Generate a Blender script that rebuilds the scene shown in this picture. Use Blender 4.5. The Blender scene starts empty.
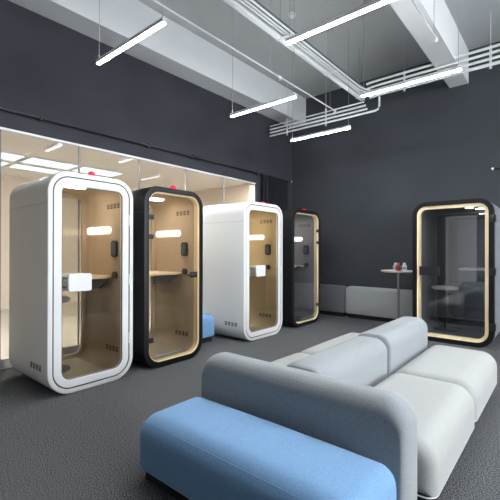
import bpy, bmesh, math, random
from mathutils import Vector, Matrix
random.seed(7)
PI = math.pi
sc = bpy.context.scene
COL = sc.collection

# ------------------------------------------------------------------ materials
MATS = {}
def mat(name, color, rough=0.5, metal=0.0, spec=0.5, emis=None, estr=0.0, noise=None, bump=None, coat=0.0, sheen=0.0):
    if name in MATS: return MATS[name]
    m = bpy.data.materials.new(name); m.use_nodes = True
    nt = m.node_tree; b = nt.nodes['Principled BSDF']
    b.inputs['Base Color'].default_value = (*color, 1)
    b.inputs['Roughness'].default_value = rough
    b.inputs['Metallic'].default_value = metal
    b.inputs['Specular IOR Level'].default_value = spec
    if coat: b.inputs['Coat Weight'].default_value = coat
    if sheen: b.inputs['Sheen Weight'].default_value = sheen; b.inputs['Sheen Roughness'].default_value = 0.6
    if emis:
        b.inputs['Emission Color'].default_value = (*emis, 1); b.inputs['Emission Strength'].default_value = estr
    if noise or bump:
        tc = nt.nodes.new('ShaderNodeTexCoord')
    if noise:
        scale, c0, c1, lo, hi, stretch = noise
        mp = nt.nodes.new('ShaderNodeMapping'); mp.inputs['Scale'].default_value = stretch
        nz = nt.nodes.new('ShaderNodeTexNoise'); nz.inputs['Scale'].default_value = scale
        nz.inputs['Detail'].default_value = 3
        cr = nt.nodes.new('ShaderNodeValToRGB')
        cr.color_ramp.elements[0].position = lo; cr.color_ramp.elements[0].color = (*c0, 1)
        cr.color_ramp.elements[1].position = hi; cr.color_ramp.elements[1].color = (*c1, 1)
        nt.links.new(tc.outputs['Object'], mp.inputs[0]); nt.links.new(mp.outputs[0], nz.inputs['Vector'])
        nt.links.new(nz.outputs['Fac'], cr.inputs[0]); nt.links.new(cr.outputs[0], b.inputs['Base Color'])
    if bump:
        scale, st, dist = bump
        n2 = nt.nodes.new('ShaderNodeTexNoise'); n2.inputs['Scale'].default_value = scale; n2.inputs['Detail'].default_value = 2
        bp = nt.nodes.new('ShaderNodeBump'); bp.inputs['Strength'].default_value = st; bp.inputs['Distance'].default_value = dist
        nt.links.new(tc.outputs['Object'], n2.inputs['Vector']); nt.links.new(n2.outputs['Fac'], bp.inputs['Height'])
        nt.links.new(bp.outputs[0], b.inputs['Normal'])
    MATS[name] = m
    return m

def fabric(name, c, var=0.16, scale=160):
    lo = tuple(x*(1-var) for x in c); hi = tuple(min(1, x*(1+var)) for x in c)
    return mat(name, c, 0.95, spec=0.15, noise=(scale, lo, hi, 0.35, 0.65, (1, 1, 1)), bump=(420, 0.35, 0.002), sheen=0.15)

def glass(name, tint, refl=1.0, f0=0.05):
    if name in MATS: return MATS[name]
    m = bpy.data.materials.new(name); m.use_nodes = True
    nt = m.node_tree; nt.nodes.clear()
    out = nt.nodes.new('ShaderNodeOutputMaterial')
    tr = nt.nodes.new('ShaderNodeBsdfTransparent'); tr.inputs[0].default_value = (*tint, 1)
    gl = nt.nodes.new('ShaderNodeBsdfGlossy'); gl.inputs['Roughness'].default_value = 0.0
    gl.inputs['Color'].default_value = (refl, refl, refl, 1)
    lw = nt.nodes.new('ShaderNodeLayerWeight'); lw.inputs[0].default_value = 0.5
    pw = nt.nodes.new('ShaderNodeMath'); pw.operation = 'POWER'; pw.inputs[1].default_value = 5
    mu = nt.nodes.new('ShaderNodeMath'); mu.operation = 'MULTIPLY_ADD'; mu.inputs[1].default_value = 1 - f0; mu.inputs[2].default_value = f0
    mx = nt.nodes.new('ShaderNodeMixShader')
    L = nt.links.new
    L(lw.outputs['Facing'], pw.inputs[0]); L(pw.outputs[0], mu.inputs[0]); L(mu.outputs[0], mx.inputs[0])
    L(tr.outputs[0], mx.inputs[1]); L(gl.outputs[0], mx.inputs[2]); L(mx.outputs[0], out.inputs[0])
    MATS[name] = m
    return m

def emit(name, color, strength):
    if name in MATS: return MATS[name]
    m = bpy.data.materials.new(name); m.use_nodes = True
    nt = m.node_tree; nt.nodes.clear()
    out = nt.nodes.new('ShaderNodeOutputMaterial'); e = nt.nodes.new('ShaderNodeEmission')
    e.inputs[0].default_value = (*color, 1); e.inputs[1].default_value = strength
    nt.links.new(e.outputs[0], out.inputs[0]); MATS[name] = m
    return m

M_CARPET = mat('carpet', (.04, .04, .045), 1.0, spec=0.05, noise=(135, (.008, .009, .011), (.205, .21, .22), .40, .60, (1, 1, 1)))
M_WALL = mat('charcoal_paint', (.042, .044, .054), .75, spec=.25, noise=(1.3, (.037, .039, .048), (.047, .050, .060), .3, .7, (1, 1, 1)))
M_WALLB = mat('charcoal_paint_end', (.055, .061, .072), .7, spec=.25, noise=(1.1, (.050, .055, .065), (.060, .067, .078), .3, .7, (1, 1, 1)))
M_CEIL = mat('ceiling_paint', (.44, .46, .465), .85, spec=.2, noise=(.9, (.42, .44, .445), (.46, .48, .485), .3, .7, (1, 1, 1)))
M_BEAM = mat('beam_paint', (.70, .72, .73), .85, spec=.2, noise=(.9, (.68, .70, .71), (.72, .74, .75), .3, .7, (1, 1, 1)))
M_PIPE = mat('white_pipe', (.70, .72, .73), .5)
M_PALE = mat('pale_wall', (.5, .51, .53), .8)
M_BEIGE = mat('beige_wall', (.74, .66, .57), .8, noise=(.8, (.72, .64, .55), (.77, .69, .60), .3, .7, (1, 1, 1)))
M_SILL = mat('grey_sill', (.42, .42, .43), .5)
M_ALU = mat('white_aluminium', (.72, .73, .75), .4)
M_WHITE = mat('white_shell', (.755, .76, .745), .38)
M_WFRAME = mat('white_door_frame', (.745, .755, .755), .35)
M_WSIDE = mat('pale_grey_shell', (.60, .62, .63), .45)
M_GREY = mat('grey_panel', (.25, .265, .28), .45)
M_BLACK = mat('black_shell', (.006, .006, .0075), .45, spec=.28)
M_BLACKP = mat('black_plastic', (.014, .014, .016), .4)
M_PLINTH = mat('black_plinth', (.010, .010, .011), .7)
M_SEAM = mat('dark_seam', (.10, .10, .11), .7)
M_WOOD = mat('birch_plywood', (.86, .71, .45), .45, noise=(14, (.81, .65, .40), (.91, .77, .51), .3, .7, (1, 1, .08)))
M_OAK = mat('oak_top', (.70, .55, .38), .4, noise=(9, (.62, .47, .31), (.78, .63, .45), .3, .7, (.15, 2, 1)))
M_FELTB = mat('beige_felt', (.44, .36, .27), .95, spec=.1, noise=(120, (.39, .32, .24), (.49, .40, .30), .3, .7, (1, 1, 1)))
M_FELTO = mat('ochre_felt', (.47, .385, .24), .95, spec=.1, noise=(120, (.43, .35, .215), (.51, .42, .265), .3, .7, (1, 1, 1)))
M_FELTG = mat('grey_felt', (.19, .195, .21), .95, spec=.1, noise=(120, (.17, .175, .19), (.21, .215, .23), .3, .7, (1, 1, 1)))
M_FLOORB = mat('beige_carpet_tile', (.42, .375, .29), .95, spec=.1, noise=(200, (.37, .33, .25), (.47, .42, .33), .3, .7, (1, 1, 1)))
M_FLOORG = mat('grey_carpet_tile', (.11, .112, .12), .95, spec=.1, noise=(200, (.09, .092, .10), (.13, .132, .14), .3, .7, (1, 1, 1)))
M_GLASS = glass('door_glass', (.90, .89, .86), f0=.04)
M_GLASSG = glass('smoke_glass', (.84, .85, .87), f0=.09)
M_PANE = glass('partition_glass', (.94, .94, .93), f0=.002)
M_BLUE = fabric('blue_fabric', (.175, .335, .56), .12)
M_BACK = fabric('grey_fabric', (.285, .308, .32), .13)
M_BACKL = fabric('light_grey_fabric', (.285, .308, .32), .12)
M_SEATW = fabric('off_white_fabric', (.375, .383, .37), .08)
M_GREYW = fabric('mid_grey_fabric', (.42, .435, .43), .10)
M_DARKF = fabric('dark_grey_fabric', (.15, .155, .17), .12)
M_PIPING = mat('white_piping', (.78, .79, .77), .7)
M_STEEL = mat('steel', (.55, .56, .58), .28, metal=1)
M_SPR = mat('grey_white_pipe', (.48, .49, .50), .6)
M_SEAML = mat('pale_seam', (.40, .40, .40), .6)
M_WIRE = mat('wire', (.28, .285, .29), .5)
M_CURT = mat('charcoal_curtain', (.045, .047, .055), .9, spec=.1)
M_RED = mat('red_beacon', (.75, .02, .06), .25, emis=(1, .02, .06), estr=.22)
M_DIFF = emit('led_diffuser', (.93, .97, 1.0), 62)
M_DIFFUP = emit('led_uplight', (.93, .97, 1.0), 22)
M_BAR = emit('warm_bar', (1, .82, .60), 1.5)
M_DOWN = emit('warm_downlight', (1, .89, .74), 22.0)
M_PANEL = emit('daylight_panel', (.76, .93, 1.0), .60)
M_LED2 = emit('led_far', (1, .98, .95), .5)
M_FILLSTRIP = emit('led_strip', (1, .96, .90), 48)
M_SCREEN = mat('dark_screen', (.10, .125, .16), .15)

# ------------------------------------------------------------------ mesh helpers
def finish(name, bm, m, parent=None, smooth=35, loc=None):
    bmesh.ops.recalc_face_normals(bm, faces=bm.faces)
    me = bpy.data.meshes.new(name); bm.to_mesh(me); bm.free()
    me.materials.append(m)
    if smooth:
        me.polygons.foreach_set('use_smooth', [True]*len(me.polygons))
        me.set_sharp_from_angle(angle=math.radians(smooth))
    o = bpy.data.objects.new(name, me); COL.objects.link(o)
    if parent: o.parent = parent
    if loc: o.location = loc
    return o

def rrect(x0, z0, x1, z1, r, inset=0.0, n=7, seg=1, rb=None):
    """closed CCW outline; r top radius, rb bottom radius"""
    rb = r if rb is None else rb
    x0 += inset; z0 += inset; x1 -= inset; z1 -= inset
    lim = min(x1-x0, z1-z0)/2*.98
    rt = min(max(r-inset, .003), lim); rb = min(max(rb-inset, .003), lim)
    cs = [(x1-rb, z0+rb, rb, -90), (x1-rt, z1-rt, rt, 0), (x0+rt, z1-rt, rt, 90), (x0+rb, z0+rb, rb, 180)]
    pts = []
    arcs = [[(cx+rr*math.cos(math.radians(a0+90*k/n)), cz+rr*math.sin(math.radians(a0+90*k/n))) for k in range(n+1)] for cx, cz, rr, a0 in cs]
    for i, a in enumerate(arcs):
        pts += a
        nx = arcs[(i+1) % 4][0]; p = a[-1]
        for k in range(1, seg):
            t = k/seg; pts.append((p[0]+(nx[0]-p[0])*t, p[1]+(nx[1]-p[1])*t))
    return pts

AX = {'y': lambda a, b, v: (a, v, b), 'z': lambda a, b, v: (a, b, v), 'x': lambda a, b, v: (v, a, b)}
def sweep(bm, loop, profile, axis='y', closed=False, caps=False):
    rings = []
    f = AX[axis]
    for inset, v in profile:
        rings.append([bm.verts.new(f(a, b, v)) for a, b in loop(inset)])
    n = len(rings[0])
    pairs = list(zip(rings[:-1], rings[1:]))
    if closed: pairs.append((rings[-1], rings[0]))
    for A, B in pairs:
        for i in range(n):
            j = (i+1) % n
            bm.faces.new((A[i], A[j], B[j], B[i]))
    if caps:
        bm.faces.new(rings[0]); bm.faces.new(rings[-1])
    return bm

def box(bm, x0, y0, z0, x1, y1, z1, bev=0.0):
    r = bmesh.ops.create_cube(bm, size=1, matrix=Matrix.Translation(((x0+x1)/2, (y0+y1)/2, (z0+z1)/2)) @ Matrix.Diagonal((abs(x1-x0), abs(y1-y0), abs(z1-z0), 1)))
    if bev:
        es = list({e for v in r['verts'] for e in v.link_edges})
        bmesh.ops.bevel(bm, geom=es, offset=bev, segments=3, affect='EDGES', profile=.5)
    return bm

def tube(bm, p0, p1, r, n=10):
    p0, p1 = Vector(p0), Vector(p1); d = p1-p0
    q = d.to_track_quat('Z', 'Y').to_matrix().to_4x4()
    bmesh.ops.create_cone(bm, cap_ends=True, segments=n, radius1=r, radius2=r, depth=d.length, matrix=Matrix.Translation((p0+p1)/2) @ q)
    return bm

def polytube(bm, pts, r, n=8, closed=False):
    P = [Vector(p) for p in pts]; rings = []
    for i, p in enumerate(P):
        a = P[i-1] if (i > 0 or closed) else P[i]
        b = P[(i+1) % len(P)] if (i < len(P)-1 or closed) else P[i]
        t = (b-a).normalized()
        ref = Vector((0, 0, 1)) if abs(t.z) < .95 else Vector((1, 0, 0))
        u = t.cross(ref).normalized(); w = u.cross(t)
        rings.append([bm.verts.new(p+u*r*math.cos(2*PI*k/n)+w*r*math.sin(2*PI*k/n)) for k in range(n)])
    prs = list(zip(rings[:-1], rings[1:]))
    if closed: prs.append((rings[-1], rings[0]))
    for A, B in prs:
        for k in range(n): bm.faces.new((A[k], A[(k+1) % n], B[(k+1) % n], B[k]))
    if not closed: bm.faces.new(rings[0]); bm.faces.new(rings[-1])
    return bm

def lathe(bm, prof, n=24, c=(0, 0, 0)):
    rings = [[bm.verts.new((c[0]+r*math.cos(2*PI*k/n), c[1]+r*math.sin(2*PI*k/n), c[2]+z)) for k in range(n)] for r, z in prof]
    for A, B in zip(rings[:-1], rings[1:]):
        for k in range(n): bm.faces.new((A[k], A[(k+1) % n], B[(k+1) % n], B[k]))
    bm.faces.new(rings[0]); bm.faces.new(rings[-1])
    return bm

def B(): return bmesh.new()
def empty(name, label, cat, loc, rz=0, group=None):
    o = bpy.data.objects.new(name, None); o.empty_display_size = .2; COL.objects.link(o)
    o.location = loc; o.rotation_euler = (0, 0, rz); o['label'] = label; o['category'] = cat
    if group: o['group'] = group
    return o
def tag(o, label, cat, group=None):
    o['label'] = label; o['category'] = cat
    if group: o['group'] = group
    return o
def struct(name, bm, m, parent=None, smooth=0):
    o = finish(name, bm, m, parent, smooth)
    if not parent: o['kind'] = 'structure'
    return o
def sbox(name, m, a, b):
    return struct(name, box(B(), *a, *b), m)

# ------------------------------------------------------------------ the room
XW, YB, ZC = -5.27, 7.93, 5.16          # left wall plane, end wall, ceiling
XR, YN = 7.5, -1.4                       # right wall, wall behind the camera
GT, GE = 2.955, 6.50                     # glass top, glass end
sbox('floor', M_CARPET, (-5.45, YN-.2, -.1), (XR+.2, YB+.2, 0))
sbox('ceiling', M_CEIL, (XW-.2, YN-.2, ZC), (XR+.2, YB+.2, ZC+.12))
sbox('wall_back', M_WALLB, (XW-.2, YB, 0), (XR+.2, YB+.2, ZC))
bm = B()
box(bm, XW-.16, YN, GT, XW, YB, ZC)
box(bm, XW-.16, GE, 0, XW, YB, GT)
struct('wall_left', bm, M_WALL)
sbox('wall_near', M_WALL, (XW-.2, YN-.2, 0), (XR+.2, YN, ZC))
# right wall with a long window strip, unseen and added for side light
WZ0, WZ1, WY0, WY1 = .9, 4.2, 1.2, 5.6
bm = B()
box(bm, XR, YN, 0, XR+.2, YB, WZ0); box(bm, XR, YN, WZ1, XR+.2, YB, ZC)
box(bm, XR, YN, WZ0, XR+.2, WY0, WZ1); box(bm, XR, WY1, WZ0, XR+.2, YB, WZ1)
struct('wall_right', bm, M_PALE)
bm = B()
for k in range(6):
    y = WY0+(WY1-WY0)*k/5
    box(bm, XR+.06, y-.03, WZ0, XR+.12, y+.03, WZ1)
box(bm, XR+.06, WY0, WZ0, XR+.12, WY1, WZ0+.05); box(bm, XR+.06, WY0, WZ1-.05, XR+.12, WY1, WZ1)
struct('window_20', bm, M_ALU)
# concrete beams under the ceiling
sbox('trim_1', M_BEAM, (XW, YN, 4.53), (-4.87, YB, ZC))
sbox('trim_2', M_BEAM, (-1.70, YN, 4.55), (-1.385, YB, ZC))
# unseen pale slab standing in for a booth mirrored in the right booth's glass
bm = B(); box(bm, -3.25, YN, 0, -2.3, YN+.05, 2.65, .01)
struct('door_1', bm, M_WHITE)

# glass partition: panes and posts
div = [YN, -.4, .6, 1.575, 2.547, 3.53, 4.51, 5.489, GE]
n = 0
for a, b in zip(div[:-1], div[1:]):
    n += 1
    bm = B(); box(bm, XW-.032, a+.004, .12, XW-.024, b-.004, GT-.02)
    struct('window_%d' % n, bm, M_PANE)
bm = B()
box(bm, XW-.08, div[0], GT-.028, XW-.004, GE, GT)              # head channel
box(bm, XW-.08, div[0], 0, XW-.004, GE, .12)                   # sill channel
struct('trim_3', bm, M_ALU)
bm = B()
for y in div[:-1]: box(bm, XW-.045, y-.006, .12, XW-.012, y+.006, GT-.02)
struct('trim_4', bm, mat('grey_mullion', (.22, .22, .22), .6))
sbox('trim_5', M_BEIGE, (XW-.16, GE-.006, 0), (XW-.034, GE-.0005, GT-.0285))
# room beyond the glass
NX0, NY0, NY1, NZ = -10.6, YN, YB, 3.30
sbox('floor_beyond', mat('pale_floor', (.64, .60, .54), .7), (NX0, NY0, -.1), (XW-.18, NY1, -.005))
sbox('ceiling_beyond', mat('cream_ceiling', (.84, .81, .77), .8), (NX0, NY0, NZ), (XW-.165, NY1, NZ+.1))
sbox('wall_far', M_BEIGE, (NX0-.1, NY0-.1, -.1), (NX0, NY1+.1, NZ+.1))
sbox('wall_beyond_near', M_BEIGE, (NX0, NY0-.1, -.1), (XW-.2, NY0, NZ+.1))
sbox('wall_beyond_back', M_BEIGE, (NX0, NY1, -.1), (XW-.2, NY1+.1, NZ+.1))

# curtain rail, brackets and curtain at the left wall
r = empty('curtain_rail', 'long thin black curtain rail along the dark left wall above the glass', 'curtain rail', (XW, 2.6, 3.16))
bm = B(); tube(bm, (.06, -4.6, 0), (.06, 5.18, 0), .016)
finish('rail', bm, M_BLACKP, r)
for y in (-.6, 1.05, 2.0, 3.9, 4.09, 5.16):
    bm = B(); box(bm, 0, y-2.6+2.58, -.02, .075, y-2.6+2.62, .02); tube(bm, (.06, y, -.03), (.06, y, .03), .022)
    finish('bracket', bm, M_BLACKP, r)
bm = B(); bmesh.ops.create_uvsphere(bm, u_segments=12, v_segments=8, radius=.03, matrix=Matrix.Translation((.06, 5.2, 0)))
o = finish('finial', bm, M_STEEL, r); o['label'] = 'shiny metal end knob'
bm = B()
N = 120; top = []; bot = []
for k in range(N+1):
    t = k/N; y = 6.64+t*1.0; ph = t*2*PI*9
    x = XW+.075+.045*math.sin(ph)+.008*math.sin(ph*2.3)
    top.append(bm.verts.new((x, y, 3.14))); bot.append(bm.verts.new((XW+.075+(x-XW-.075)*1.15, y+.01*math.sin(ph*1.7), .03)))
for k in range(N): bm.faces.new((top[k], top[k+1], bot[k+1], bot[k]))
geo = bm.faces[:]
bmesh.ops.solidify(bm, geom=geo, thickness=.006)
tag(finish('curtain', bm, M_CURT, smooth=60), 'gathered charcoal curtain hanging in the far left corner', 'curtain')
# short dark rail on the end wall at the right edge
r = empty('wall_rail', 'short dark rail fixed on the end wall above the right-hand booth', 'rail', (-1.03, YB, 2.91))
bm = B(); tube(bm, (0, -.05, 0), (2.4, -.05, 0), .016); finish('rail', bm, M_BLACKP, r)
bm = B(); tube(bm, (.03, 0, 0), (.03, -.07, 0), .02); o = finish('bracket', bm, M_STEEL, r); o['label'] = 'bright metal bracket'

# ------------------------------------------------------------------ ceiling services
def led(loc, label, L=1.18, group='linear pendant lights'):
    t = empty('pendant_light', label, 'light', loc, 0, group)
    bm = B(); box(bm, 0, -.019, .010, L, .019, .018); box(bm, 0, -.019, .018, L, -.0165, .05); box(bm, 0, .0165, .018, L, .019, .05); box(bm, 0, -.0165, .018, .004, .0165, .05); box(bm, L-.004, -.0165, .018, L, .0165, .05)
    finish('housing', bm, M_ALU, t)
    bm = B(); box(bm, .006, -.0175, 0, L-.006, .0175, .0095); finish('diffuser', bm, M_DIFF, t, 0)
    bm = B(); box(bm, .02, -.014, .0185, L-.02, .014, .028); finish('upper_diffuser', bm, M_DIFFUP, t, 0)
    for x in (.03, L-.03):
        bm = B(); tube(bm, (x, 0, .055), (x, 0, ZC-loc[2]), .003, 6); finish('suspension_wire', bm, M_WIRE, t)
ZL = 3.5
led((-3.96, 2.11, ZL), 'hanging white bar light over the nearest white booth, at upper left')
led((-3.945, 4.25, ZL), 'hanging white bar light in front of the left beam, near the conduit ends')
led((-3.945, 5.90, ZL), 'hanging white bar light below the left run of conduits, smallest and deepest in the room')
led((-2.09, 4.80, ZL), 'hanging white bar light close under the conduits by the right ceiling beam')
led((-2.12, 3.10, ZL), 'hanging white bar light crossing the cable trunking, cut by the top of the picture')
for x, y in ((-.2, 2.5), (-.2, 4.2), (1.7, 5.6), (1.7, 4.0), (1.7, 2.4), (3.6, 5.6), (3.6, 4.0), (3.6, 2.4), (5.4, 5.6), (5.4, 4.0), (5.4, 2.4)):
    led((x, y, ZL), 'hanging white bar light outside the view')
# cable trunking across the room
t = empty('cable_trunking', 'white cable trunking with pipes running from top centre to the end wall', 'cable trunking', (-2.91, 0, 4.30))
bm = B(); box(bm, -.06, -3, -.03, .022, 6.78, .03, .004); finish('trunk', bm, M_PIPE, t)
bm = B(); box(bm, .0225, -3, .028, .185, 6.6, .032); o = finish('tray', bm, mat('galvanised_tray', (.16, .165, .17), .5), t); o['label'] = 'dark grey tray above the pipes'  # dark plate put in as the shade between the pipes
for k, (x, z) in enumerate(((.066, .0), (.104, .005), (.152, .01))):
    bm = B()
    polytube(bm, [(x, -3, z), (x, 6.45-.1*k, z), (x+.03, 6.6-.1*k, z), (x+.12, 6.68-.05*k, z), (x+.25, 6.72, z)], .013)
    finish('pipe', bm, M_PIPE, t)
for y in (1.2, 2.75, 4.1, 5.4, 6.6):
    bm = B(); box(bm, -.068, y-.018, -.036, .17, y+.018, -.0305); box(bm, -.068, y-.018, -.036, -.0605, y+.018, .034)
    finish('bracket', bm, M_PIPE, t)
    bm = B(); tube(bm, (.0, y, -.02), (.0, y, ZC-4.30), .004, 6); finish('hanger_rod', bm, M_WIRE, t)
# conduits along the end wall
YC = 6.85
names = ['topmost', 'second from the top', 'third from the top', 'lowest']
for k in range(4):
    z = 4.27-.073*k; x1 = -2.93+.03*k; bm = B()
    if k == 3: pts = [(-5.15, YC, z), (-2.72, YC, z), (-2.66, YC, z+.02), (-2.64, YC, z+.07), (-2.64, YC, z+.24)]
    else: pts = [(-5.15, YC, z), (x1, YC, z)]
    polytube(bm, pts, .02 if k else .014)
    tag(finish('conduit', bm, M_PIPE), '%s of the white conduits left of the cable trunking' % names[k].capitalize(), 'conduit', 'conduits left of the trunking')
for k in range(4):
    z = 4.60-.088*k; bm = B()
    polytube(bm, [(-2.86+.02*k, YC-.06, z-.04), (-2.79+.03*k, YC-.02, z-.012), (-2.7+.03*k, YC, z), (XR-.05, YC, z)], .022 if k < 3 else .028)
    tag(finish('conduit', bm, M_PIPE), '%s of the white conduits crossing the right ceiling beam' % names[k].capitalize(), 'conduit', 'conduits right of the trunking')
for x, z0 in ((-4.7, 3.99), (-3.75, 3.99), (-2.2, 4.28), (-.9, 4.28), (.6, 4.28)):
    bm = B(); box(bm, x-.018, YC+.022, z0, x+.018, YC+.030, z0+.36); tube(bm, (x, YC+.026, z0+.3), (x, YC+.026, ZC), .004, 6)
    w = {-4.7: 'at the left end of the conduits', -3.75: 'between the left beam and the trunking', -2.2: 'just right of the trunking', -.9: 'right of the right beam', .6: 'beyond the right picture edge'}[x]
    tag(finish('conduit_hanger', bm, M_PIPE), 'white conduit hanger strap %s' % w, 'hanger', 'conduit hangers')
# sprinkler pipes
def sprinkler(x, z, y1, fits, rods, label):
    t = empty('sprinkler_pipe', label, 'pipe', (x, 0, z))
    bm = B(); tube(bm, (0, -3, 0), (0, y1, 0), .011); finish('pipe', bm, M_SPR, t)
    for y in fits:
        bm = B(); tube(bm, (0, y-.04, 0), (0, y+.04, 0), .019); tube(bm, (0, y, -.045), (0, y, .02), .012)
        bmesh.ops.create_cone(bm, cap_ends=True, segments=12, radius1=.024, radius2=.024, depth=.006, matrix=Matrix.Translation((0, y, -.048)))
        finish('sprinkler_head', bm, M_PIPE, t)
    for y in rods:
        bm = B(); tube(bm, (0, y, 0), (0, y, ZC-z), .004, 6); finish('hanger_rod', bm, M_WIRE, t)
sprinkler(-3.35, 4.10, 6.52, (4.7, 6.47), (4.45, 6.3), 'thin white sprinkler pipe left of the cable trunking')
sprinkler(-1.245, 4.10, 5.1, (5.08,), (5.0,), 'short thin white sprinkler pipe below the right ceiling beam')
bm = B(); lathe(bm, [(.06, 0), (.06, -.02), (.045, -.05), (.02, -.055)], 20, (-3.29, 4.94, ZC))
tag(finish('smoke_detector', bm, M_PIPE), 'small round white smoke detector on the ceiling', 'smoke detector')

# lights beyond the glass
pos = ['first', 'second', 'third', 'fourth', 'fifth']
ys = [(.8, 1.80), (1.84, 2.86), (2.92, 3.93), (3.98, 5.0)]
for row, (x0, x1) in enumerate(((-8.72, -8.05), (-9.45, -8.9))):
    for k, (a, b) in enumerate(ys):
        if row == 1 and k == 3: continue
        if k == 0 and row == 1: pass
        t = empty('ceiling_light', 'glowing white ceiling panel beyond the glass, %s from the left in the %s row' % (pos[k], ('front', 'rear')[row]), 'light', ((x0+x1)/2, (a+b)/2, NZ), 0, 'ceiling panels beyond the glass')
        w, d = (x1-x0)/2, (b-a)/2
        bm = B(); sweep(bm, lambda i: rrect(-w, -d, w, d, .01, i, 1), [(0, 0), (0, -.02), (.025, -.02), (.025, 0)], 'z', closed=True); finish('frame', bm, M_ALU, t)
        bm = B(); box(bm, -w+.026, -d+.026, -.012, w-.026, d-.026, -.002); finish('diffuser', bm, M_PANEL, t, 0)

for (x0, x1, y, w) in ((-6.97, -6.40, 2.77, 'nearest, above the ceiling panels'), (-6.75, -6.1, 4.05, 'right of the ceiling panels, upper'), (-8.0, -7.3, 5.4, 'right of the ceiling panels, lower')):
    t = empty('pendant_light', 'slim bar light beyond the glass, %s' % w, 'light', (x0, y, 3.18), 0, 'bar lights beyond the glass')
    bm = B(); box(bm, 0, -.03, .012, x1-x0, .03, .06); finish('housing', bm, M_ALU, t)
    bm = B(); box(bm, .005, -.028, 0, x1-x0-.005, .028, .0115); finish('diffuser', bm, M_LED2, t, 0)
    for x in (.05, x1-x0-.05):
        bm = B(); tube(bm, (x, 0, .055), (x, 0, NZ-3.18), .003, 6); finish('suspension_wire', bm, M_WIRE, t)
for k, y in enumerate((3.2, 6.3)):  # hidden strips added to brighten the room beyond the glass
    t = empty('strip_light', 'ceiling strip light close behind the glass head, %s' % ('nearer', 'farther')[k], 'light', (-5.95, y, NZ), 0, 'strip lights behind the glass head')
    bm = B(); box(bm, -.06, -1.5, -.03, .06, 1.5, 0); finish('housing', bm, M_ALU, t)
    bm = B(); box(bm, -.05, -1.48, -.034, .05, 1.48, -.0305); finish('diffuser', bm, M_FILLSTRIP, t, 0)

# ------------------------------------------------------------------ phone booths
H = 2.25
def vents(parent, u, v0, z0, wall_axis=True, n=4, pitch=.075, name='air_vent', out=-1):
    """n small slotted vents side by side on a wall u = const"""
    for k in range(n):
        bm = B()
        for c in range(2):
            for s in range(3):
                y = v0+k*pitch+c*.026; z = z0+s*.021
                x0, x1 = sorted((u, u+out*.003))
                box(bm, x0, y, z, x1, y+.021, z+.014)
        finish(name, bm, M_BLACKP, parent, 0)

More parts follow.
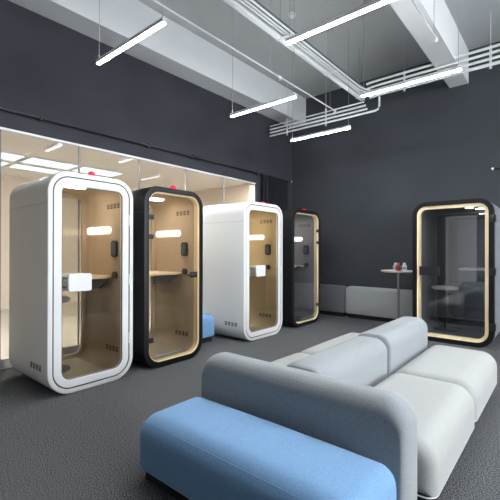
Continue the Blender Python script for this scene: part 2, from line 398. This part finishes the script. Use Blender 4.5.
def booth(label, loc, rz, W=.9565, D=1.05, style='white', felt=None, hinge=-1, handle='plate', panel=True, desk='full', floorm=None, glassm=None, side_vent=False, twotone=False, group='office phone booths', beacon=None, downs=((-.02, .45),), rim=(.004, .013, .016)):
    t = empty('phone_booth', label, 'phone booth', loc, rz, group)
    w = W/2; z0 = .0
    L = lambda i: rrect(-w, z0, w, H, .215, i, 9, rb=.24)
    t1 = .047 if style == 'white' else .072
    sm = M_WHITE if style == 'white' else M_BLACK
    if twotone:
        sweep(bm := B(), L, [(.006, .0), (0, .006), (0, .085), (t1, .085), (t1, 0)], closed=True); finish('front_frame', bm, M_BLACK, t)
        sweep(bm := B(), L, [(.004, .087), (0, .092), (0, D-.01), (.01, D), (t1, D), (t1, .087)], closed=True)
        o = finish('shell', bm, M_GREY, t); o['label'] = 'light grey outer shell'
    else:
        sweep(bm := B(), L, [(0, .012), (.004, .004), (.012, 0), (t1, 0), (t1, D), (.012, D), (0, D-.012)], closed=True)
        finish('shell', bm, sm, t)
    # panel seams on the sides
    for s in (-1, 1):
        box(bm := B(), s*w-.0015, .012, 1.915, s*w+.0015, D-.012, 1.919); finish('panel_seam', bm, M_SEAML if style == 'white' else M_BLACKP, t, 0)
    ti = t1+.02                                            # inner face of the felt
    vf = .06 if style == 'white' else .10
    sweep(bm := B(), L, [(t1+.001, vf), (ti, vf), (ti, D-.03), (t1+.001, D-.03)], closed=True); finish('felt_lining', bm, felt, t)
    box(bm := B(), -w+.2, vf, z0+ti, w-.2, D-.05, z0+ti+.008); finish('floor_mat', bm, floorm, t)
    # back frame and back glass
    bi = .125 if style == 'white' else .14
    sweep(bm := B(), L, [(ti-.01, D-.07), (bi, D-.07), (bi, D-.035), (ti-.01, D-.035)], closed=True); finish('back_frame', bm, felt, t)
    sweep(bm := B(), L, [(bi-.005, D-.056), (bi-.005, D-.050)], caps=True); finish('back_glass', bm, glassm, t, 0)
    # door
    if style == 'white':
        sweep(bm := B(), L, [(.060, .006), (.063, .002), (.132, .002), (.138, .008), (.138, .05), (.060, .05)], closed=True)
        door = finish('door', bm, M_WFRAME, t)
        sweep(bm := B(), L, [(.0475, .006), (.0595, .006), (.0595, .02), (.0475, .02)], closed=True); finish('door_seal', bm, M_BLACKP, t)
        sweep(bm := B(), L, [(.130, .022), (.130, .030)], caps=True); finish('glass_pane', bm, glassm, door, 0)
        sweep(bm := B(), L, [(.1385, .012), (.143, .012), (.143, .02), (.1385, .02)], closed=True); finish('gasket', bm, M_BLACKP, door)
        for z in (.45, 1.12, 1.80):
            tube(bm := B(), (w-.054, -.004, z-.06), (w-.054, -.004, z+.06), .008); finish('hinge', bm, M_ALU, door)
        sweep(bm := B(), lambda i: rrect(-.302, 1.035, -.06, 1.215, .025, i, 4), [(.006, -.068), (0, -.062), (0, -.048), (.006, -.042)], caps=True)
        hd = finish('handle_plate', bm, M_WFRAME, door)
        for z in (1.08, 1.17): tube(bm := B(), (-.28, -.05, z), (-.28, .021, z), .012); finish('handle_post', bm, M_STEEL, door)
        sweep(bm := B(), lambda i: rrect(-.302, 1.035, -.06, 1.215, .025, i, 4), [(.006, .09), (0, .096), (0, .11), (.006, .116)], caps=True)
        finish('inner_handle_plate', bm, M_WSIDE, door)
        for z in (1.08, 1.17): tube(bm := B(), (-.28, .031, z), (-.28, .092, z), .012); finish('inner_handle_post', bm, M_STEEL, door)
    else:
        a, bnd, rc = rim
        sweep(bm := B(), L, [(t1+.0005, .003), (t1+a, .003), (t1+a, rc), (t1+bnd, rc), (t1+bnd, .098), (t1+.0005, .098)], closed=True)
        o = finish('wood_rim', bm, M_WOOD, t); o['label'] = 'pale plywood rim of the doorway'
        gi = t1+bnd+.002
        sweep(bm := B(), L, [(gi, rc+.004), (gi, rc+.012)], caps=True); door = finish('glass_door', bm, glassm, t, 0)
        for z in ((.36, 1.62, 1.86) if hinge != 2 else (.325, 1.147, 1.94)):
            bm = B()
            if hinge == 2:
                box(bm, w-.07, -.012, z-.055, w+.014, .0, z+.055, .003); box(bm, w+.001, -.012, z-.055, w+.014, .085, z+.055, .003)
            else:
                a, b = sorted((hinge*(w-.055), hinge*(w-.13)))
                box(bm, a, -.010, z-.03, b, rc+.003, z+.03, .004)
            finish('hinge', bm, M_BLACKP, door)
        if handle == 'lever':
            bm = B(); box(bm, .25, -.012, 1.09, .36, rc+.003, 1.165, .005)
            tube(bm, (.27, -.01, 1.13), (.27, -.07, 1.13), .012); tube(bm, (.285, -.065, 1.13), (.15, -.065, 1.13), .012)
            finish('handle', bm, M_BLACKP, door)
        elif handle == 'block':
            s = -hinge
            bm = B(); a, b = sorted((s*.25, s*.36)); box(bm, a, -.012, 1.09, b, rc+.003, 1.165, .005)
            tube(bm, (s*.27, -.01, 1.13), (s*.27, -.07, 1.13), .012); tube(bm, (s*.285, -.065, 1.13), (s*.15, -.065, 1.13), .012)
            finish('handle', bm, M_BLACKP, door)
        else:
            sweep(bm := B(), lambda i: rrect(-.452, 1.06, -.152, 1.205, .012, i, 3), [(.004, -.058), (0, -.054), (0, -.036), (.004, -.032)], caps=True)
            o = finish('handle_plate', bm, M_BLACKP, door)
            for z in (1.10, 1.165): tube(bm := B(), (-.36, -.034, z), (-.36, rc+.003, z), .012); finish('handle_post', bm, M_STEEL, door)
        if hinge != 2:
            box(bm := B(), -.28 if hinge < 0 else -.18, rc-.014, .125, .18 if hinge < 0 else .28, rc+.003, .155, .003)
            finish('bottom_rail', bm, M_STEEL, door)
    # desk
    ui = w-ti
    if desk == 'full':
        prof = lambda i: rrect(-ui, .33, ui, D-.075, .03, i, 4)
        sweep(bm := B(), prof, [(.004, 1.118), (0, 1.122), (0, 1.143), (.004, 1.147)], 'z', caps=True); dk = finish('desk', bm, M_OAK, t)
        for s in (-1, 1):
            bm = B()
            x0, x1 = sorted((s*ui, s*(ui-.03)))
            vs = [(.38, 1.117), (D-.08, 1.117), (D-.08, .94), (.62, .98)]
            A = [bm.verts.new((x0, y, z)) for y, z in vs]; Bv = [bm.verts.new((x1, y, z)) for y, z in vs]
            bm.faces.new(A); bm.faces.new(Bv)
            for i in range(4): bm.faces.new((A[i], A[(i+1) % 4], Bv[(i+1) % 4], Bv[i]))
            finish('desk_bracket', bm, M_SCREEN, dk, 0)
    else:
        prof = lambda i: rrect(.0, .45, ui, D-.12, .12, i, 6)
        sweep(bm := B(), prof, [(.004, 1.138), (0, 1.142), (0, 1.163), (.004, 1.167)], 'z', caps=True); dk = finish('desk', bm, M_WSIDE, t)
        box(bm := B(), ui-.03, .5, 1.05, ui, D-.2, 1.137); finish('desk_bracket', bm, M_BLACKP, dk, 0)
    # light bar on the right wall, touch panel, socket, vents
    if panel:
        zb = 1.70
        pr = lambda i: rrect(.37, zb-.045, .93, zb+.045, .044, i, 6)
        sweep(bm := B(), pr, [(0, ui), (0, ui-.02), (.006, ui-.024)], 'x', caps=True); wl = finish('light_bar', bm, M_BAR, t)
        pr = lambda i: rrect(.215, 1.375, .335, 1.57, .035, i, 5)
        sweep(bm := B(), pr, [(0, ui), (0, ui-.025), (.006, ui-.03)], 'x', caps=True); tp = finish('control_panel', bm, M_BLACKP, t)
        pr = lambda i: rrect(.240, 1.405, .310, 1.54, .015, i, 3)
        sweep(bm := B(), pr, [(0, ui-.0295), (0, ui-.032)], 'x', caps=True); finish('screen', bm, M_SCREEN, tp)
        tube(bm := B(), (ui, .265, 1.16), (ui-.03, .265, 1.16), .042, 20); finish('socket', bm, M_BLACKP, t)
        vents(t, ui, .19, 1.955); vents(t, ui, .21, .25)
    for (u, v) in downs:
        bm = B()
        k = .14 if panel else .055
        sweep(bm, lambda i: rrect(u-k, v-k/2, u+k, v+k/2, k*.45, i, 6), [(0, H-ti), (0, H-ti-.012), (.008, H-ti-.014)], 'z', caps=True)
        finish('downlight', bm, M_DOWN, t)
    if side_vent:
        vents(t, -w, .145, .245, pitch=.072, name='side_vent', out=-1)
        for s in (1,):
            pass
    if beacon:
        bu, bv, hb = beacon
        bm = B(); lathe(bm, [(.05, 0), (.05, .007), (.044, .010)], 18, (bu, bv, H-.002)); bc = finish('beacon', bm, M_BLACKP, t)
        bm = B(); lathe(bm, [(.042, 0), (.04, .014*hb), (.03, .027*hb), (.012, .034*hb)], 18, (bu, bv, H+.0085)); o = finish('beacon_lens', bm, M_RED, bc); bc['label'] = 'small red warning light on the roof'
    return t

XF = -3.86
booth('white glass-fronted phone booth nearest the camera, at far left with its side in shade', (-3.855, 2.021, 0), PI/2, W=.948, style='white', felt=M_FELTB, floorm=M_FLOORB, glassm=M_GLASS, side_vent=True, beacon=(.03, .12, 1.7))
booth('black phone booth with beige lining and pale wooden doorway, between the two white booths', (-3.861, 3.122, 0), PI/2, W=.955, style='black', felt=M_FELTB, floorm=M_FLOORB, glassm=M_GLASS, hinge=-1, handle='lever', beacon=(.03, .10, 1.5))
booth('white phone booth with ochre lining and its long white side in view', (-3.869, 5.003, 0), PI/2, W=1.06, style='white', felt=M_FELTO, floorm=M_FLOORB, glassm=M_GLASS, side_vent=True, beacon=(.11, .12, 1))
booth('black phone booth with dark grey lining in the far left corner', (-3.894, 6.388, 0), PI/2, W=1.04, style='black', felt=M_FELTG, floorm=M_FLOORG, glassm=M_GLASSG, hinge=1, handle='none' if False else 'block', beacon=(.06, .11, .9))
booth('wide black phone booth with gold wooden doorway standing alone at right by the round table', (-1.388, 6.555, 0), 0, W=1.155, style='black', felt=M_FELTG, floorm=M_FLOORG, glassm=M_GLASSG, hinge=2, handle='dark_plate', panel=False, desk='half', twotone=True, downs=((.19, .36), (.29, .66)), rim=(.006, .048, .02))

def stool(loc, label, seatm, z=.83, r=.19):
    t = empty('bar_stool', label, 'stool', loc, 0, 'stools in the booths')
    bm = B(); lathe(bm, [(.02, z-.055), (r-.03, z-.05), (r, z-.03), (r, z-.015), (r-.02, z), (.02, z+.004)], 28); finish('seat', bm, seatm, t)
    bm = B(); lathe(bm, [(.024, .02), (.024, z-.054)], 14); finish('column', bm, M_BLACKP, t)
    bm = B(); lathe(bm, [(.19, 0), (.19, .008), (.03, .022)], 28); finish('base', bm, M_BLACKP, t)
FL = .07+.0085
stool((-4.52, 1.87, FL), 'grey round stool standing inside the nearest white booth', M_DARKF)
stool((-1.61, 7.17, FL+.022), 'stool with white round seat on black column, inside the right-hand booth', M_WHITE, z=.74, r=.21)

# ------------------------------------------------------------------ upholstery
def soft(bm, axis, a0, a1, lo, hi, rt, rb, re, crown=.0, aniso=False):
    """block extruded along axis from lo to hi; cross-section a0..a1 by (z0,z1)"""
    (p0, q0), (p1, q1) = a0, a1
    L = lambda i: rrect(p0, q0, p1, q1, rt, i, 8, seg=6, rb=rb)
    if aniso: L = lambda i: rrect(p0+.35*i, q0+.25*i, p1-.35*i, q1-i, rt-.4*i, 0, 8, seg=6, rb=rb)
    n = 6
    prof = [(re*(1-math.sin(PI/2*k/n)), lo+re*(1-math.cos(PI/2*k/n))) for k in range(n+1)]
    mid = [(0, lo+re+(hi-lo-2*re)*k/9) for k in range(1, 9)]
    prof = prof+mid+[(i, hi-(v-lo)) for i, v in reversed(prof)]
    sweep(bm, L, prof, axis, caps=True)
    if crown:
        zc = (q0+q1)/2
        for v in bm.verts:
            a, b = (v.co.y, v.co.x) if axis == 'x' else (v.co.x, v.co.y)
            s = max(0, min(1, (a-p0)/(p1-p0))); t = max(0, min(1, (b-lo)/(hi-lo)))
            if v.co.z > zc: v.co.z += crown*math.sin(PI*s)**.7*math.sin(PI*t)**.7*(v.co.z-zc)/(q1-zc)
    return bm

def base_piping(x0, y0, x1, y1, z, r, rad=.006):
    return polytube(B(), [(x, y, z) for x, y in rrect(x0, y0, x1, y1, r, 0, 5)], rad, 6, closed=True)

def profile_piping(axis, a0, a1, at, rt, rb, inset=.004, rad=.0035):
    (p0, q0), (p1, q1) = a0, a1
    f = AX[axis]
    return polytube(B(), [f(a, b, at) for a, b in rrect(p0, q0, p1, q1, rt, inset, 8, rb=rb)], rad, 6, closed=True)

def seat(t, axis, x0, y0, x1, y1, z1, m, pm, rt=.11, re=.05, crown=.015):
    """seat cushion with piping and plinth, parts of the thing t (an Empty at the origin of the floor plan)"""
    cx, cy = (x0+x1)/2, (y0+y1)/2
    hx, hy = (x1-x0)/2, (y1-y0)/2
    zb = .085
    off = (cx-t.location.x, cy-t.location.y, 0)
    if axis == 'y': soft(bm := B(), 'y', (-hx, zb), (hx, z1), -hy, hy, rt, .02, re, crown)
    else: soft(bm := B(), 'x', (-hy, zb), (hy, z1), -hx, hx, rt, .02, re, crown)
    c = finish('seat', bm, m, t, 60, off)
    box(bm := B(), -hx+.05, -hy+.05, 0, hx-.05, hy-.05, zb+.01); finish('plinth', bm, M_PLINTH, t, 35, off)
    finish('piping', base_piping(-hx+.004, -hy+.004, hx-.004, hy-.004, zb+.014, re*.9, .0042), pm, c)
    if axis == 'y':
        finish('edge_seam', profile_piping('y', (-hx, zb), (hx, z1+crown*.15), (hy-re*.35), rt, .02, re*.25), m, c)
    else:
        d = rt*.30
        finish('edge_seam', polytube(B(), [(-hx+re*.5, -hy+d, z1-d+.0005), (-hx*.5, -hy+d, z1-d+.003), (0, -hy+d, z1-d+.0045), (hx*.5, -hy+d, z1-d+.003), (hx-re*.5, -hy+d, z1-d+.0005)], .0025, 6), m, c)

def backrest(t, axis, x0, y0, x1, y1, z1, m, rt=.10, re=.03, z0=.085, frontal=False, plinth=True):
    cx, cy = (x0+x1)/2, (y0+y1)/2
    hx, hy = (x1-x0)/2, (y1-y0)/2
    off = (cx-t.location.x, cy-t.location.y, 0)
    bm = B()
    if frontal:
        if axis == 'x': soft(bm, 'y', (-hx, z0), (hx, z1), -hy, hy, rt, .03, re, aniso=True)
        else: soft(bm, 'x', (-hy, z0), (hy, z1), -hx, hx, rt, .03, re)
    else:
        if axis == 'x': soft(bm, 'x', (-hy, z0), (hy, z1), -hx, hx, rt, .02, re)
        else: soft(bm, 'y', (-hx, z0), (hx, z1), -hy, hy, rt, .02, re)
    c = finish('backrest', bm, m, t, 60, off)
    if plinth: box(bm := B(), -hx+.04, -hy+.04, 0, hx-.04, hy-.04, z0+.012); finish('plinth', bm, M_PLINTH, t, 35, off)
    if not frontal and axis == 'y':
        for s in (-1, 1): finish('edge_seam', profile_piping('y', (-hx, z0), (hx, z1), s*(hy-re*.3), rt, .02, re*.28), m, c)
    if frontal:
        a = re*.30
        for s in (-1, 1): finish('edge_seam', polytube(B(), [(-hx+rt*1.1, s*(hy-a), z1-a-.001), (hx-rt*1.1, s*(hy-a), z1-a-.001)], .002, 6), m, c)

def sofa(name, label, cat, loc, group=None): return empty(name, label, cat, (*loc, 0), 0, group)
t = sofa('bench_sofa', 'long sky-blue bench sofa with a dark grey backrest in the foreground', 'sofa', (-1.33, 1.8))
seat(t, 'x', -2.10, 1.37, -.635, 1.945, .402, M_BLUE, M_BLUE, rt=.13, re=.085)
backrest(t, 'x', -2.135, 1.95, -.612, 2.195, .674, M_BACK, rt=.14, re=.10, frontal=True)
Y0, Y1, Y2 = 2.20, 3.41, 4.68
G = 'off-white sofas'
t = sofa('sofa', 'off-white sofa with light grey backrest, right side, directly behind the dark grey backrest', 'sofa', (-1.0, (Y0+Y1)/2), G)
seat(t, 'y', -1.225, Y0, -.54, Y1-.006, .398, M_SEATW, M_PIPING, rt=.14, re=.08)
backrest(t, 'y', -1.575, Y0, -1.225, Y1-.005, .662, M_BACKL, rt=.12, re=.045)
t = sofa('sofa', 'off-white sofa with light grey backrest, right side, nearest the wide black booth', 'sofa', (-1.0, (Y1+Y2)/2), G)
seat(t, 'y', -1.225, Y1+.006, -.545, Y2, .398, M_SEATW, M_PIPING, rt=.14, re=.08)
backrest(t, 'y', -1.565, Y1+.005, -1.215, Y2-.03, .682, M_BACKL, rt=.12, re=.045)
G = 'off-white ottomans'
t = sofa('ottoman', 'off-white ottoman left of the light grey backrests, half hidden by the dark grey backrest', 'ottoman', (-1.9, (Y0+Y1)/2), G)
seat(t, 'y', -2.25, Y0, -1.58, Y1-.006, .392, M_SEATW, M_PIPING, rt=.14, re=.07)
t = sofa('ottoman', 'off-white ottoman left of the light grey backrests, the farther one', 'ottoman', (-1.9, (Y1+Y2)/2), G)
seat(t, 'y', -2.25, Y1+.006, -1.58, Y2, .392, M_SEATW, M_PIPING, rt=.14, re=.07)
t = sofa('ottoman', 'small blue ottoman squeezed between the black and second white booths', 'ottoman', (-4.64, 4.0))
seat(t, 'y', -4.95, 3.66, -4.33, 4.33, .43, M_BLUE, M_BLUE, rt=.11, re=.09)
G = 'low sofas along the end wall'
t = sofa('low_sofa', 'dark grey upholstered low sofa against the end wall beside the corner booth', 'sofa', (-4.4, 7.8), G)
backrest(t, 'x', -5.1, 7.68, -3.735, 7.91, .68, M_DARKF, rt=.09, re=.06, frontal=True)
t = sofa('low_sofa', 'mid grey upholstered low sofa against the end wall behind the round table', 'sofa', (-2.9, 7.8), G)
backrest(t, 'x', -3.715, 7.68, -2.15, 7.91, .68, M_GREYW, rt=.09, re=.06, frontal=True)

# ------------------------------------------------------------------ round table with bottles
TX, TY = -2.375, 7.10
t = empty('bar_table', 'tall round table with thin steel pole beside the wide black booth', 'table', (TX, TY, 0))
bm = B(); lathe(bm, [(.27, 1.062), (.305, 1.072), (.31, 1.080), (.31, 1.088), (.305, 1.092)], 40); o = finish('tabletop', bm, M_OAK, t)
bm = B(); lathe(bm, [(.303, 1.0925), (.301, 1.0945)], 40); finish('top_laminate', bm, M_WHITE, t); 
bm = B(); lathe(bm, [(.022, .02), (.022, 1.062)], 16); finish('pole', bm, M_STEEL, t)
bm = B(); lathe(bm, [(.24, 0), (.24, .008), (.03, .022)], 32); finish('base', bm, M_STEEL, t)
M_BOT = mat('pale_plastic', (.62, .68, .76), .25); M_BOTR = mat('red_plastic', (.45, .05, .06), .3); M_CAP = mat('white_cap', (.75, .77, .8), .4); M_CAPR = mat('red_cap', (.5, .12, .13), .4)
M_LAB = mat('blue_label', (.30, .38, .52), .5); M_LABR = mat('dark_red_label', (.33, .03, .045), .5)
for (dx, dy, mb, mc, ml, lab) in ((-.035, -.05, M_BOT, M_CAP, M_LAB, 'small pale bottle with white cap on the round table, left of the red one'),
                          (.042, -.135, M_BOTR, M_CAPR, M_LABR, 'small red bottle on the round table'),
                          (.115, -.03, M_BOT, M_CAP, M_LAB, 'small pale bottle with white cap on the round table, right of the red one')):
    b = empty('bottle', lab, 'bottle', (TX+dx, TY+dy, 1.0948), 0, 'bottles on the round table')
    bm = B(); lathe(bm, [(.038, 0), (.044, .006), (.044, .085), (.030, .108), (.020, .116)], 20); finish('body', bm, mb, b)
    bm = B(); lathe(bm, [(.0448, .025), (.0448, .07)], 20); finish('label', bm, ml, b)
    bm = B(); lathe(bm, [(.024, .1165), (.024, .14), (.02, .143)], 16); finish('cap', bm, mc, b)

# ------------------------------------------------------------------ light and camera
w = bpy.data.worlds.new('World'); sc.world = w; w.use_nodes = True
bg = w.node_tree.nodes['Background']; bg.inputs[0].default_value = (.93, .96, 1.0, 1); bg.inputs[1].default_value = 8.0
pl = bpy.data.lights.new('window_portal', 'AREA'); pl.shape = 'RECTANGLE'; pl.size = WY1-WY0; pl.size_y = WZ1-WZ0
pl.cycles.is_portal = True  # guides sky sampling through the added side window
po = bpy.data.objects.new('window_portal', pl); COL.objects.link(po)
po.location = (XR+.15, (WY0+WY1)/2, (WZ0+WZ1)/2)
po.rotation_euler = Matrix(((0, 0, 1), (-1, 0, 0), (0, -1, 0))).to_euler()   # local -Z towards -X

f, yaw, pitch, roll, hc = 377.78, .6972, .0022, .0018, 1.4509
fw = Vector((-math.sin(yaw)*math.cos(pitch), math.cos(yaw)*math.cos(pitch), math.sin(pitch)))
rt = Vector((math.cos(yaw), math.sin(yaw), 0)); up = rt.cross(fw)
r2 = rt*math.cos(roll)+up*math.sin(roll); u2 = -rt*math.sin(roll)+up*math.cos(roll)
cam = bpy.data.cameras.new('camera'); cam.sensor_width = 36; cam.lens = f/500*36; cam.clip_end = 60; cam.clip_start = .05
co = bpy.data.objects.new('camera', cam); COL.objects.link(co)
m4 = Matrix(((r2.x, u2.x, -fw.x, 0), (r2.y, u2.y, -fw.y, 0), (r2.z, u2.z, -fw.z, hc), (0, 0, 0, 1)))
co.matrix_world = m4
sc.camera = co
vs = sc.view_settings
sc.display_settings.display_device = 'sRGB'
vs.view_transform = 'Standard'; vs.look = 'None'; vs.gamma = 1; vs.use_curve_mapping = False; vs.exposure = 1.45
sc.cycles.use_denoising = True
sc.cycles.max_bounces = 10; sc.cycles.transparent_max_bounces = 24; sc.cycles.diffuse_bounces = 5
sc.cycles.sample_clamp_indirect = 6
